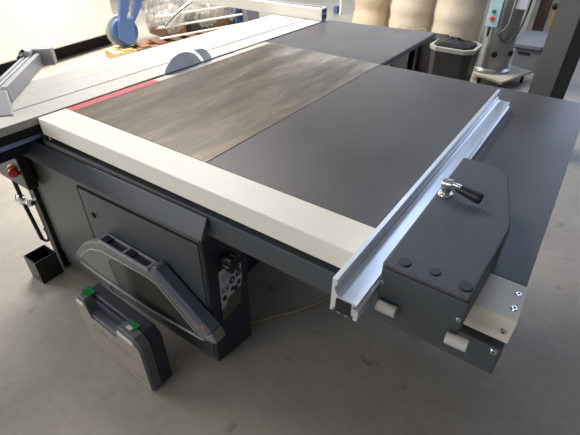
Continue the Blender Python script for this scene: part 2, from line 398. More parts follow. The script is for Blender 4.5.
# blade with teeth
bl = MB(); cy, cz, r = 0.790, 0.827, 0.154; n = 96; pts = []
for k in range(n):
    a = 2 * math.pi * k / n; rr = r if k % 2 == 0 else r - 0.003
    pts.append((-0.0088, cy + rr * math.cos(a), cz + rr * math.sin(a)))
bl.prism(pts, (0.0030, 0, 0)); bl.build('saw_blade', 'blade', saw)
kf = [(cy + 0.170 * math.cos(a), cz + 0.170 * math.sin(a)) for a in [math.radians(t) for t in (26, 36, 46, 56, 64)]]
kf2 = [(0.895, 0.972), (0.925, 0.972), (0.955, 0.960), (0.985, 0.935), (1.003, 0.900), (1.010, 0.86), (0.955, 0.86)]
MB().prism([(-0.0088, y, z) for y, z in kf] + [(-0.0088, y, z) for y, z in kf2], (0.003, 0, 0)).build('riving_knife', 'blade', saw)
# cream front rail
rl = MB(); rl.prism([(-0.0005, 0.0, 0.832), (-0.0005, 0.0, 0.899), (-0.0005, 0.002, H + 0.001), (-0.0005, 0.121, H + 0.001), (-0.0005, 0.121, 0.832)], (1.7815, 0, 0))
rail = rl.build('front_rail', 'cream', saw, bev=0.0015)
for c, nn in (((1.766, 0.085, H + .001), (0, 0, 1)), ((1.767, 0.036, H + .001), (0, 0, 1)), ((1.764, -0.0003, 0.862), (0, -1, 0))): screw(c, nn, 0.008, rail)
MB().box(0.0, 1.76, 0.03, 0.11, 0.8035, 0.8315).build('rail_spacer', 'void', saw)  # flat black, so the shade of the gap is put into its colour
beam = MB().box(-0.03, 1.779, 0.002, 0.11, 0.717, 0.803).build('rail_beam', 'grey', saw, bev=0.003)
screw((1.764, 0.002, 0.790), (0, -1, 0), 0.008, beam)
MB().box(-0.035, -0.006, 0.006, 0.12, 0.70, 0.893).build('rail_end_plate', 'blacksteel', saw, bev=0.002)
screw((0.02, 0.008, 0.815), (0, -1, 0), 0.010, saw, name='bolt')
# carriage guide under the sliding table
gd = MB(); gd.box(-0.36, -0.10, -0.85, 2.2, 0.775, 0.825); gd.build('guide_beam', 'guidealu', saw, bev=0.006)
MB().box(-0.30, -0.13, -0.84, 2.19, 0.72, 0.774).build('guide_base', 'navy', saw)
# emergency stop column on the left
ps = MB().box(-0.292, -0.2365, -0.035, 0.03, 0.0, 0.715).build('stand_post', 'blacksteel', saw, bev=0.004)
tb = MB(); tb.tube([(-0.352, -0.055, 0.62), (-0.350, -0.055, 0.40), (-0.330, -0.05, 0.165)], 0.010, sm=0).build('stand_rod', 'blacksteel', saw, smooth=True)
MB().tube([(-0.330, -0.05, 0.165), (-0.318, -0.04, 0.150), (-0.300, -0.03, 0.165), (-0.296, -0.028, 0.21), (-0.305, -0.03, 0.235)], 0.007).build('hook', 'blacksteel', ps, smooth=True)
cl = MB(); cl.frustum((-0.385, -0.062, 0.405), (-0.285, -0.048, 0.405), 0.013, 0.013, 12); cl.frustum((-0.352, -0.055, 0.385), (-0.352, -0.055, 0.425), 0.019, 0.019, 16)
cl.frustum((-0.290, -0.048, 0.395), (-0.290, -0.048, 0.418), 0.018, 0.018, 6); cl.frustum((-0.386, -0.062, 0.392), (-0.386, -0.062, 0.42), 0.016, 0.012, 6)
cl.build('rod_clamp', 'steel', saw, bev=0.002)
eb = MB().box(-0.42, -0.165, -0.075, -0.025, 0.535, 0.70).build('switch_box', 'blacksteel', saw, bev=0.006)
e0 = Vector((-0.242, -0.070, 0.620)); ed = Vector((0.80, -0.60, 0)).normalized()
MB().frustum(e0, e0 + ed * 0.016, 0.030, 0.028, 28).build('yellow_collar', 'yellow', eb, bev=0.001)
MB().frustum(e0 + ed * .0165, e0 + ed * .030, 0.013, 0.013, 20).frustum(e0 + ed * .0302, e0 + ed * .044, 0.022, 0.018, 28).build('emergency_stop', 'redb', eb, bev=0.003, smooth=True)
MB().frustum((-0.175, -0.0755, 0.640), (-0.175, -0.079, 0.640), 0.006, 0.006, 12).build('bolt', 'steel', eb)

# ================================================================== SLIDING TABLE
sl = thing('sliding_table', (-0.23, 0.7, 0.862), 'long pale aluminium sliding table left of the saw blade', 'sliding table')
deck = MB()
deck.prism([(-0.455, -0.95, 0.868), (-0.0185, -0.95, 0.868), (-0.0185, -0.95, H), (-0.1420, -0.95, H), (-0.1420, -0.95, 0.893), (-0.1555, -0.95, 0.893), (-0.1555, -0.95, H),
            (-0.300, -0.95, H), (-0.303, -0.95, 0.898), (-0.306, -0.95, H), (-0.455, -0.95, H)], (0, 3.20, 0))
dk = deck.build('deck', 'aludeck', sl, bev=0.0008)
MB().box(-0.1553, -0.1422, -0.95, 2.235, 0.8915, 0.8992).build('groove', 'alugroove', sl)
MB().box(-0.42, -0.03, -0.94, 2.24, 0.8265, 0.8675).build('roller_profile', 'black', sl)

# ================================================================== CROSSCUT FENCE (far)
cf = thing('crosscut_fence', (-1.0, 2.23, 0.901), 'long aluminium crosscut fence lying across the far end of the sliding table', 'fence')
p = MB(); p.prism([(-0.027, 2.190, 0.9015), (-0.027, 2.190, 0.978), (-0.027, 2.196, 0.986), (-0.027, 2.262, 0.986), (-0.027, 2.262, 0.9015)], (-2.1, 0, 0))
p.build('fence_profile', 'offwhite', cf, bev=0.001)
e = MB().box(-0.0265, -0.022, 2.191, 2.261, 0.903, 0.984).build('end_cap', 'alublue', cf)
h = MB()
for a, b, c, d in ((2.20, 2.222, 0.955, 0.976), (2.232, 2.252, 0.955, 0.976), (2.20, 2.222, 0.912, 0.942), (2.232, 2.252, 0.912, 0.942)): h.box(-0.0218, -0.0205, a, b, c, d)
h.build('profile_opening', 'navy', e)
MB().box(-2.1, -0.04, 2.205, 2.235, 0.9865, 0.990).build('scale_strip', 'alugroove', cf)

# ================================================================== MITRE FENCE (near left)
def lerp(a, b, t): return a + (b - a) * t
mf = thing('mitre_fence', (-0.4, 0.2, 0.901), 'short grey aluminium fence bar set diagonally on the near end of the sliding table', 'fence')
P0, P1 = Vector((-0.252, 0.033, 0)), Vector((-0.640, 0.405, 0))
dv = (P1 - P0).normalized(); nv = Vector((-dv.y, dv.x, 0)) * 1.0   # to the left side of the bar
if nv.x > 0: nv = -nv
P0 = P0 - dv * 0.004
def bp(t, s, z): v = P0 + dv * t + nv * s; return (v.x, v.y, z)
L = (P1 - P0).length; zb, zt = 0.9015, 0.966
prof = [(0, zb), (0, zt), (0.022, zt), (0.022, zt - .006), (0.032, zt - .006), (0.032, zt), (0.046, zt), (0.046, zt - .006), (0.056, zt - .006), (0.056, zt), (0.070, zt), (0.070, zb)]
MB().prism([bp(0.0, s, z) for s, z in prof], dv * L).build('bar_profile', 'alugrey', mf, bev=0.0006)
# near end plate leaning
pl = MB(); pl.hexa([(-0.100, -0.043, 0.9015), (-0.205, -0.160, 0.9015), (-0.320, -0.105, 0.9015), (-0.215, 0.012, 0.9015),
                    (-0.100, -0.043, 0.905), (-0.205, -0.160, 0.905), (-0.320, -0.105, 0.966), (-0.215, 0.012, 0.966)])
pl.build('end_plate', 'alugrey', mf, bev=0.002)
# far end bracket
def bq(t, s, z): v = P1 + dv * t + nv * s; return (v.x, v.y, z)
br = MB(); br.hexa([bq(-0.02, -0.055, 0.9015), bq(0.035, -0.055, 0.9015), bq(0.035, 0.06, 0.9015), bq(-0.02, 0.06, 0.9015),
                    bq(-0.02, -0.055, 0.985), bq(0.035, -0.055, 0.985), bq(0.035, 0.06, 0.985), bq(-0.02, 0.06, 0.985)])
br.build('end_bracket', 'alugrey', mf, bev=0.003)
cl = MB(); cl.frustum(bq(-0.045, 0.07, 0.965), bq(0.03, 0.07, 0.965), 0.025, 0.025, 20); cl.frustum(bq(-0.075, 0.045, 0.975), bq(-0.02, 0.045, 0.975), 0.016, 0.016, 16)
cb = cl.build('clamp_barrel', 'alugrey', mf, smooth=True)
kn = MB(); kn.frustum(bq(-0.10, 0.075, 0.962), bq(-0.0455, 0.075, 0.962), 0.014, 0.017, 12); kn.build('clamp_knob', 'blacksteel', mf, smooth=True)
MB().frustum(bq(-0.0475, 0.07, 0.985), bq(-0.0455, 0.07, 0.985), 0.008, 0.008, 12).build('bolt', 'black', mf)

# ================================================================== RIP FENCE
rf = thing('rip_fence', (1.52, 0.3, 0.901), 'bright aluminium rip fence with dark textured clamping head across the grey table', 'fence')
Y0, Y1 = -0.18, 1.175
z0 = 0.9022
prof = [(1.4450, 0.9022), (1.4450, 0.982), (1.4570, 0.982), (1.4570, 0.966), (1.4530, 0.964), (1.4530, 0.952), (1.4570, 0.950), (1.4570, 0.942), (1.4660, 0.938), (1.5050, 0.938),
        (1.5050, 0.932), (1.4975, 0.932), (1.4975, 0.924), (1.5090, 0.920), (1.5090, 0.9022)]
pf = MB().prism([(x, Y0, z) for x, z in prof], (0, Y1 - Y0, 0))
pf.build('fence_profile', 'alu', rf, bev=0.0008)
bt = MB()
for (a, b) in ((1.445, 1.452), (1.462, 1.470), (1.480, 1.488), (1.499, 1.5085)): bt.box(a, b, Y0, -0.003, 0.892, 0.9020)
bt.build('profile_foot', 'alu', rf)
MB().box(1.4585, 1.4925, Y0 - 0.006, Y0 + 0.004, 0.900, 0.934).build('end_plug', 'black', rf, bev=0.002)
hd = MB(); T = 1.0
top = [(1.513, -0.098), (1.690, -0.098), (1.701, 0.175), (1.646, 0.415), (1.600, 0.455), (1.513, 0.455)]
hd.prism([(x, y, 0.9025) for x, y in top], (0, 0, T - 0.9025))
head = hd.build('clamping_head', 'greytex', rf, bev=0.006, seg=3)
MB().box(1.518, 1.690, -0.105, -0.0985, 0.850, 0.990).build('front_plate', 'grey', head, bev=0.002)
for x, y in ((1.551, -0.074), (1.611, -0.066), (1.672, -0.072)):
    rr = 0.0135 if x != 1.611 else 0.011
    MB().frustum((x, y, T - 0.0005), (x, y, T + 0.0028), rr, rr * 0.94, 28).build('cap', 'black', head, bev=0.001, smooth=True)
for x in (1.523, 1.682):
    screw((x, -0.105, 0.955 if x < 1.6 else 0.945), (0, -1, 0), 0.005, head)
for x0 in (1.525, 1.672):
    MB().frustum((x0, -0.1185, 0.900), (x0 + 0.042, -0.1185, 0.902), 0.0125, 0.0125, 20).build('roller', 'aludeck', rf, bev=0.001, smooth=True)
MB().box(1.508, 1.5128, 0.05, 0.30, 0.905, 0.935).build('clamp_block', 'black', rf)
# clamping lever
lv = MB(); c0 = Vector((1.534, 0.226, T))
lv.frustum(c0, c0 + Vector((0, 0, 0.006)), 0.020, 0.018, 28); lv.frustum(c0 + Vector((0, 0, .006)), c0 + Vector((0, 0, 0.030)), 0.011, 0.011, 20)
lv.frustum(c0 + Vector((-0.012, 0, .030)), c0 + Vector((0.012, 0.0, 0.032)), 0.013, 0.013, 20)
lvo = lv.build('lever_hub', 'steel', rf, bev=0.0015, smooth=True)
MB().tube([c0 + Vector((0.0, 0, .032)), c0 + Vector((0.018, -0.004, .036)), c0 + Vector((0.034, -0.008, .036))], 0.006).build('lever_arm', 'steel', lvo, smooth=True)
gp = MB(); a = c0 + Vector((0.022, -0.005, .032)); d = Vector((0.064, -0.004, -0.010))
for t0, t1, r0, r1 in ((0, .08, .007, .0105), (.08, .35, .0105, .0120), (.35, .85, .0120, .0145), (.85, .97, .0145, .0135), (.97, 1.02, .0135, .009)):
    gp.frustum(a + d * t0, a + d * t1, r0, r1, 20)
gp.build('lever_grip', 'black', lvo, smooth=True)

# ================================================================== SAW GUARD hanging on the cabinet
sg = thing('saw_guard', (0.43, -0.02, 0.13), 'grey saw blade guard with smoked clear window hung on the cabinet door', 'guard')
ya, yb = -0.040, -0.0005
out = [(-0.050, .186), (-0.01, .232), (0.06, .298), (.15, .352), (.225, .380), (.262, .388), (.543, .398), (.598, .440), (.64, .418), (.80, .308), (.893, .243), (.900, .215), (.862, .185), (.815, .160), (.495, .125), (.2, .128), (-0.013, .145)]
sh = MB().prism([(x, ya, z) for x, z in out], (0, yb - ya - .0, 0)).build('shell', 'guardgrey', sg, bev=0.005)
win = [(0.0, .192), (.05, .245), (.13, .303), (.22, .336), (.535, .350), (.585, .340), (.70, .250), (.775, .190), (.765, .168), (.495, .142), (.08, .148), (0.01, .165)]
MB().prism([(x, ya - .0035, z) for x, z in win], (0, 0.003, 0)).build('window', 'smoked', sg)
ring = [(x, ya - .003, z) for x, z in win]; MB().tube(ring + [ring[0]], 0.0032, 8, sm=0).build('window_seal', 'pale', sg, smooth=True)
MB().prism([(x, ya - .0045, z) for x, z in [(.01, .20), (.05, .245), (.13, .303), (.20, .332), (.30, .336), (.26, .30), (.27, .22), (.30, .166), (.10, .17)]], (0, .0008, 0)).build('milky_patch', 'guardgrey', sg)
tf = MB()
TL = [(.245, .388), (.545, .400)]
def bar(mb, a, b, wd, y0, y1):
    a, b = Vector((a[0], 0, a[1])), Vector((b[0], 0, b[1])); d = (b - a).normalized(); nrm = Vector((-d.z, 0, d.x)) * wd / 2
    q_ = [a + nrm, b + nrm, b - nrm, a - nrm]; mb.prism([(v.x, y0, v.z) for v in q_], (0, y1 - y0, 0))
# slotted top plate lies along the guard's upper edge
tp = MB(); zt_ = 0.412
tp.box(.240, .562, -0.052, -0.045, zt_ - .014, zt_ + .004); tp.box(.240, .562, -0.008, -0.0018, zt_ - .014, zt_ + .004)
for xx in (.240, .397, .548): tp.box(xx, xx + .014, -0.0449, -0.0081, zt_ - .006, zt_ + .004)
tp.build('slotted_top', 'frameblue', sg, bev=0.001)
MB().box(.255, .547, -0.0449, -0.0081, zt_ - .0135, zt_ - .008).build('slot_floor', 'smoked', sg)
for x0, x1 in ((.255, .290), (.412, .447)):
    MB().box(x0, x1, -0.0445, -0.0085, zt_ - .0075, zt_ + .0015).build('slot_pad', 'navy', sg)
MB().frustum((.576, -.028, .405), (.576, -.028, .424), 0.010, 0.009, 20).build('bolt', 'steel', sg, smooth=True)
hb = MB(); a0, a1 = Vector((.600, 0, .425)), Vector((.868, 0, .246)); d = (a1 - a0); nn = Vector((-d.z, 0, d.x)).normalized() * -1
if nn.z < 0: nn = -nn
hb.prism([(v.x, ya - .012, v.z) for v in (a0 + nn * .020, a1 + nn * .020, a1 - nn * .022, a0 - nn * .030)], (0, 0.05, 0))
ho = hb.build('handle_cover', 'guardblue', sg, bev=0.006)
m0 = a0 + d * .88; MB().frustum((m0.x, ya - .0125, m0.z), (m0.x, ya - .0145, m0.z), .009, .009, 20).build('red_mark', 'orange', ho)
MB().prism([(v.x, ya - .014, v.z) for v in (a1 + nn * .016 + d * .01, a1 + nn * .0 + d * .14, a1 - nn * .035 + d * .10, a1 - nn * .05 + d * -.02, a1 - nn * .03)], (0, .05, 0)).build('end_cap', 'guardgrey', sg, bev=0.006)
MB().tube([(-.045, -.0425, .186), (-.010, -.0425, .149), (.2, -.0425, .133), (.495, -.0425, .130), (.812, -.0425, .165)], .0035, 8, sm=0).build('lower_rim', 'pale', sg, smooth=True)
MB().box(.40, .44, -0.0006, 0.0028, .36, .39).build('hanger', 'blacksteel', sg)
shift(sg, Matrix(((0.96, 0, 0, 0.083), (0, 1, 0, -0.0245), (0, 0, 1, 0.067), (0, 0, 0, 1))))

# ================================================================== TOOL CASE
tc_ = thing('tool_case', (0.53, -0.2, 0), 'grey and beige plastic tool case with green catches standing on the floor', 'case')
xa, xb, yf, ybk, zt = 0.306, 0.738, -0.250, -0.147, 0.310
ym = -0.200
def caseprof(x0, x1, z0, z1, c):
    return [(x0, z0 + c * .3), (x0 + c * .3, z0), (x1 - c * .3, z0), (x1, z0 + c * .3), (x1, z1 - c), (x1 - c, z1), (x0 + c, z1), (x0, z1 - c)]
def notch(pf, hx0, hx1, hz):   # carve the handle recess into the top edge
    out = []
    for i, pt in enumerate(pf):
        out.append(pt)
        if i == 5: out += [(hx1 + .02, pt[1]), (hx1, hz), (hx0, hz), (hx0 - .02, pt[1])]
    return out
pr = notch(caseprof(xa, xb, 0.0, zt, .035), 0.405, 0.588, zt - 0.070)
MB().prism([(x, yf + .006, z) for x, z in pr], (0, ym - yf - .007, 0)).build('front_shell', 'case', tc_, bev=0.005)
MB().prism([(x, ym, z) for x, z in caseprof(xa, xb, 0.0, zt - .004, .035)], (0, ybk - ym, 0)).build('back_shell', 'casedark', tc_, bev=0.008)
MB().box(0.400, 0.610, ym - 0.014, ym - .001, zt - .100, zt - .012).build('handle', 'casedark', tc_, bev=0.003)  # dark slab put in for the shade inside the handle recess
fp = notch(caseprof(xa + .006, xb - .005, 0.006, zt - .018, .030), 0.412, 0.580, zt - .088)
face = MB().prism([(x, yf, z) for x, z in fp], (0, .006, 0)).build('face_panel', 'casecream', tc_, bev=0.002)
for x0, x1 in ((xa + .030, .385), (.608, xb - .036)):
    MB().box(x0, x1, yf - .003, yf + .004, zt - .036, zt - .016).build('pale_lip', 'caselip', tc_, bev=0.003)
for xc in (0.360, 0.650):
    k = MB().box(xc - .026, xc + .026, yf + .024, ym + .014, zt - .004, zt + .003).build('catch', 'green', tc_, bev=0.003)
    MB().box(xc - .014, xc + .014, ym - .028, ym - .012, zt + .0032, zt + .0042).build('catch_relief', 'caselip' if xc > .5 else 'green', k, bev=0.0008)
rg = MB()
for i, xc in enumerate((0.420, 0.462, 0.504, 0.546, 0.588, 0.630)):
    zc = 0.175; n = 20; a0_ = 0 if i % 2 else 5
    for k in range(n - a0_):
        a = 2 * math.pi * (k + 3) / n; a2 = 2 * math.pi * (k + 4) / n
        rg.prism([(xc + math.cos(t) * rr, yf - .0009, zc + math.sin(t) * rr) for t, rr in ((a, .0165), (a2, .0165), (a2, .0135), (a, .0135))], (0, .0008, 0))
rg.build('round_marks', 'mark', face)
MB().prism([(.655, yf - .0009, .06), (.70, yf - .0009, .06), (.70, yf - .0009, .068), (.655, yf - .0009, .068)], (0, .0008, 0)).build('small_print', 'mark', face)

tc_.rotation_euler[2] = -0.035
# ================================================================== SMALL BLACK BIN
bn = MB(); x0, x1, y0, y1, hh, t = -0.312, -0.207, -0.170, -0.058, 0.140, 0.004
bn.box(x0, x1, y0, y0 + t, 0, hh); bn.box(x0, x1, y1 - t, y1, 0, hh); bn.box(x0, x0 + t, y0 + t, y1 - t, 0, hh); bn.box(x1 - t, x1, y0 + t, y1 - t, 0, hh); bn.box(x0 + t, x1 - t, y0 + t, y1 - t, 0, t)
tag(bn.build('open_bin', 'blacksteel'), 'small open black metal bin on the floor beside the cabinet corner', 'bin')

# ================================================================== CABLE
cb = MB(); cb.tube([(0.812, 0.235, 0.0065), (0.85, 0.27, 0.0065), (0.90, 0.345, 0.0065), (0.97, 0.44, 0.0065), (1.05, 0.60, 0.0065), (1.10, 0.82, 0.0065), (1.05, 1.15, 0.0065), (0.9, 1.5, 0.0065)], 0.0062, 10)
tag(cb.build('cable', 'hose', smooth=True), 'thin tan cable curving over the floor under the grey table', 'cable')

# ================================================================== BACKGROUND RIGHT
# vacuum column on a wheeled board
dc = thing('steel_dust_collector', (0.86, 4.57, 0.13), 'tall stainless steel cylinder with control box standing on a wheeled board', 'dust collector')
cx, cy_ = 0.800, 4.53
MB().lathe((cx, cy_, 0), [(0.222, 0.131), (0.222, 0.150), (0.202, 0.155), (0.186, 0.17), (0.186, 1.75), (0.16, 1.80), (0.05, 1.83)], 40).build('cylinder', 'stainless', dc, smooth=True)
pd = Vector((0.86, 4.57 - 0.19, 0))
def surf(a, z, r=0.196): return Vector((cx + math.cos(a) * r, cy_ + math.sin(a) * r, z))
hole = MB(); v = surf(math.radians(-75), 0.33, -0.0+.196); nrm = Vector((math.cos(math.radians(-75)), math.sin(math.radians(-75)), 0))
hole.frustum(v - nrm * .004, v + nrm * 0.004, .030, .030, 24); hole.build('port', 'void', dc)
v = surf(math.radians(-12), .33, -0.0+.196); nrm2 = Vector((math.cos(math.radians(-12)), math.sin(math.radians(-12)), 0)); MB().frustum(v - nrm2 * .004, v + nrm2 * .004, .028, .028, 24).build('port', 'void', dc)
cbx = MB().box(0.69, 0.81, 4.29, 4.40, 0.60, 0.86).build('control_box', 'cyan', dc, bev=0.006)
MB().frustum((0.745, 4.289, 0.745), (0.745, 4.275, 0.745), 0.020, 0.018, 20).build('green_button', 'green', cbx)
MB().frustum((0.745, 4.289, 0.680), (0.745, 4.272, 0.680), 0.022, 0.020, 20).build('red_button', 'redb', cbx)
MB().box(0.8105, 0.835, 4.36, 4.42, 0.60, 0.86).build('box_side', 'navy', cbx)
MB().tube([(0.83, 4.37, 0.90), (0.82, 4.36, 0.62), (0.86, 4.355, 0.50), (0.93, 4.365, 0.46), (1.00, 4.40, 0.55), (1.03, 4.44, 0.75), (1.03, 4.45, 1.0)], 0.009).build('hose', 'colgrey', dc, smooth=True)
MB().tube([(0.80, 4.37, 0.60), (0.86, 4.355, 0.57), (0.90, 4.36, 0.66), (0.905, 4.36, 0.95)], 0.009).build('conduit', 'pale', dc, smooth=True)
MB().box(0.91, 1.02, 4.37, 4.385, 0.78, 1.02).build('type_plate', 'labelwhite', dc)
for gx in (0.715, 0.762): MB().frustum((gx, 4.345, 0.50), (gx, 4.345, 0.5995), .013, .013, 12).build('gland', 'pale', dc, smooth=True)
wb = thing('wheeled_board', (0.92, 4.55, 0), 'square pale board on castors under the stainless steel cylinder', 'dolly')
brd = MB(); cc = [(0.70, 4.28), (1.03, 4.13), (1.22, 4.72), (0.80, 4.90)]
brd.prism([(x, y, 0.105) for x, y in cc], (0, 0, 0.025)); brd.build('board', 'plat', wb, bev=0.003)
for x, y in ((0.77, 4.33), (1.01, 4.22), (1.15, 4.68), (0.83, 4.80)):
    c = MB(); c.frustum((x - .015, y, 0.036), (x + .015, y, 0.036), 0.036, 0.036, 20); c.build('wheel', 'black', wb, bev=.003)
    MB().box(x - .022, x + .022, y - .02, y + .02, .076, .104).build('fork', 'steel', wb)
# grey waste bin with bag
wbx = thing('waste_bin', (0.60, 3.84, 0), 'dark octagonal waste bin with pale rim and black liner bag beyond the table', 'bin')
def octa(cx, cy, ax, ay, c, z): return [(cx - ax + c, cy - ay, z), (cx + ax - c, cy - ay, z), (cx + ax, cy - ay + c, z), (cx + ax, cy + ay - c, z), (cx + ax - c, cy + ay, z), (cx - ax + c, cy + ay, z), (cx - ax, cy + ay - c, z), (cx - ax, cy - ay + c, z)]
def loft(mb, loops, capb=True, capt=True):
    R_ = [[mb.bm.verts.new(p) for p in l] for l in loops]
    for a, b in zip(R_, R_[1:]):
        n = len(a)
        for i in range(n): mb.bm.faces.new([a[i], a[(i + 1) % n], b[(i + 1) % n], b[i]])
    if capb: mb.bm.faces.new(R_[0][::-1])
    if capt: mb.bm.faces.new(R_[-1])
    return mb
bcx, bcy = 0.565, 3.84
loft(MB(), [octa(bcx, bcy, .18, .17, .05, 0), octa(bcx, bcy, .205, .20, .07, .468), octa(bcx, bcy, .196, .19, .066, .468), octa(bcx, bcy, .19, .18, .062, .40)]).build('bin_body', 'black', wbx, bev=0.004)
loft(MB(), [octa(bcx, bcy, .212, .208, .072, .456), octa(bcx, bcy, .222, .215, .075, .495), octa(bcx, bcy, .19, .182, .06, .495), octa(bcx, bcy, .19, .182, .06, .462)], False, False).build('rim', 'pale', wbx, bev=0.003)
bg = MB(); loops = []
for k, (s, z) in enumerate(((1.0, .47), (.97, .505), (.80, .508), (.5, .525), (.2, .535), (.03, .54))):
    loops.append([(bcx - .02 + (x - bcx) * s * (1 + .06 * math.sin(i * 2.3 + k)), bcy + (y - bcy) * s * (1 + .05 * math.cos(i * 1.7 + k)), z + .02 * math.sin(i * 2.1 + k * 1.3) * (k > 1)) for i, (x, y, _) in enumerate(octa(bcx, bcy, .182, .172, .055, 0))])
loft(bg, loops).build('liner_bag', 'black', wbx, smooth=True)
# dark boxes under the outfeed table
tag(MB().box(-0.36, 0.03, 4.22, 4.60, 0, 0.36).build('storage_box', 'colgrey', bev=0.01), 'dark grey box on the floor seen under the far table edge', 'box')
tag(MB().box(0.05, 0.27, 4.34, 4.62, 0, 0.40).build('storage_box', 'black', bev=0.01), 'black box squeezed between the grey box and the waste bin', 'box')
tag(MB().box(-0.40, -0.23, 4.02, 4.16, 0, 0.10).build('carton', 'offwhite', bev=0.004), 'small white carton on the floor under the far table corner', 'carton')
# wrapped bulk bags
def bulk(x, y, r, h, m, label, film=False, seed=1):
    rnd = random.Random(seed); t = thing('wrapped_bulk_bag', (x, y, 0.0), label, 'bulk bag', 'bulk bags behind the tables')
    n = 36; loops = []
    ph = [rnd.random() * 6.28 for _ in range(6)]
    for k in range(22):
        z = h * k / 21; bul = 1 + 0.03 * math.sin(k * .9 + ph[0]) + (-0.05 if k in (6, 7, 14) else 0) - (0.12 if k in (0, 21) else 0)
        loops.append([(x + r * bul * (1 + .03 * math.sin(5 * a + ph[1] + k * .3) + .02 * math.sin(9 * a + ph[2] - k * .5)) * math.cos(a),
                       y + r * bul * (1 + .03 * math.sin(4 * a + ph[3] + k * .2)) * math.sin(a), z + .0) for a in [2 * math.pi * i / n for i in range(n)]])
    loft(MB(), loops).build('paper_bag', m, t, smooth=True)
    if film:
        loops2 = [[(x + (px - x) * 1.05 * (1 + .02 * rnd.random()), y + (py - y) * 1.05 * (1 + .02 * rnd.random()), pz + .02) for px, py, pz in l] for l in loops[3:]]
        loft(MB(), loops2, False, False).build('clear_wrap', 'wrap', t, smooth=True)
    return t
bulk(-1.20, 5.62, .28, 1.3, 'kraft', 'tan paper bulk bag, leftmost of the bulk bags behind the tables', seed=2)
bulk(-0.50, 5.40, .30, 1.3, 'kraftpale', 'pale bulk bag in clear wrap, middle one behind the far table', True, 3)
bulk(0.17, 5.26, .30, 1.3, 'kraftpale', 'bulk bag in clear wrap directly behind the dark waste bin', True, 4)
bulk(-0.20, 6.25, .34, 1.3, 'kraft', 'tan paper bulk bag half hidden between two front bags', seed=5)
# green loops behind the outfeed table
lp = MB()
for x, y in ((-0.42, 4.95), (-0.30, 4.92), (-0.15, 4.9)):
    lp.tube([(x - .10, y, 0.006), (x - .08, y, .30), (x, y + .02, .36), (x + .07, y, .28), (x + .10, y, 0.006)], 0.005)
tag(lp.build('bag_strap', 'hose', smooth=True), 'thin curved straps standing up in front of the middle bulk bag', 'strap')
# pale grey floor unit
gm = thing('grey_floor_unit', (1.12, 5.35, 0), 'pale grey low floor cabinet with dark slot right of the stainless cylinder', 'cabinet')
MB().box(0.93, 1.30, 5.14, 5.60, 0.0, 0.25).build('housing', 'palebox', gm, bev=0.008)
MB().prism([(0.92, 5.12, .255), (0.92, 5.62, .255), (0.92, 5.62, .37), (0.92, 5.28, .37), (0.92, 5.12, .30)], (0.39, 0, 0)).build('sloping_top', 'palebox', gm, bev=0.008)
MB().box(0.97, 1.10, 5.134, 5.1395, 0.185, 0.215).build('slot', 'void', gm)
MB().box(1.20, 1.27, 5.115, 5.1195, 0.262, 0.292).build('recess', 'black', gm)
MB().box(0.90, 1.31, 5.12, 5.62, .2505, .2545).build('seam', 'casedark', gm)
# leaning board, timber, yellow machine
ld = MB().hexa([(0.62, 6.30, 0), (0.82, 6.30, 0), (0.82, 6.33, 0), (0.62, 6.33, 0), (0.62, 6.9, 1.7), (0.82, 6.9, 1.7), (0.82, 6.93, 1.7), (0.62, 6.93, 1.7)])
tag(ld.build('leaning_board', 'pale', bev=.003), 'tall pale narrow board leaning behind the stainless cylinder', 'board')
tag(MB().box(0.85, 0.99, 6.7, 6.82, 0, 1.9).build('timber_post', 'brownpost', bev=.004), 'brown timber post standing between pale board and yellow machine', 'post')
ym_ = thing('yellow_machine', (1.22, 7.4, 0), 'yellow machine with black handle hose half hidden behind the steel column', 'machine')
MB().box(1.00, 1.45, 7.2, 7.7, 0.10, 0.42).build('lower_housing', 'yellow', ym_, bev=.04)
MB().box(1.00, 1.42, 7.25, 7.65, 0.62, 1.1).build('upper_housing', 'yellow', ym_, bev=.05)
MB().tube([(1.0, 7.17, .42), (1.1, 7.10, .47), (1.2, 7.12, .60), (1.35, 7.15, .62)], 0.045).build('hose', 'black', ym_, smooth=True)
MB().box(1.04, 1.38, 7.27, 7.63, 0.40, 0.63).build('motor', 'black', ym_)
for x in (1.06, 1.39):
    MB().frustum((x - .02, 7.4, .07), (x + .02, 7.4, .07), .07, .07, 20).build('wheel', 'black', ym_)
# blue pole by the back door
bp_ = MB().frustum((-2.35, 6.75, 0), (-2.35, 6.75, 1.6), .022, .022, 14)
pv = thing('post_with_clip', (-2.35, 6.75, 0), 'thin white pole with small blue clip near the bright doorway', 'pole')
bp_.build('pole', 'offwhite', pv, smooth=True)
MB().box(-2.47, -2.39, 6.70, 6.78, 0.02, 0.14).build('clip', 'blue', pv, bev=.004)

# ================================================================== BACKGROUND LEFT
# large cream housing
ch = thing('machine_housing', (-4.3, 1.2, 0), 'large plain cream machine housing with a black block for the shade under it', 'machine')
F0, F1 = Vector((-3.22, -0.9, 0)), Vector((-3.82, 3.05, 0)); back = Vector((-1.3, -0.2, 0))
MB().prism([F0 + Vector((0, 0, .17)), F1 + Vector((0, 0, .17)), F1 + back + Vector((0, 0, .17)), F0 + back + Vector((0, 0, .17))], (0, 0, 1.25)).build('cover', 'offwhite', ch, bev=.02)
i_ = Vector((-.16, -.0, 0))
MB().prism([F0 + i_, F1 + i_, F1 + back, F0 + back], (0, 0, .169)).build('shade_block', 'void', ch)  # black block put in for the shadow below the housing
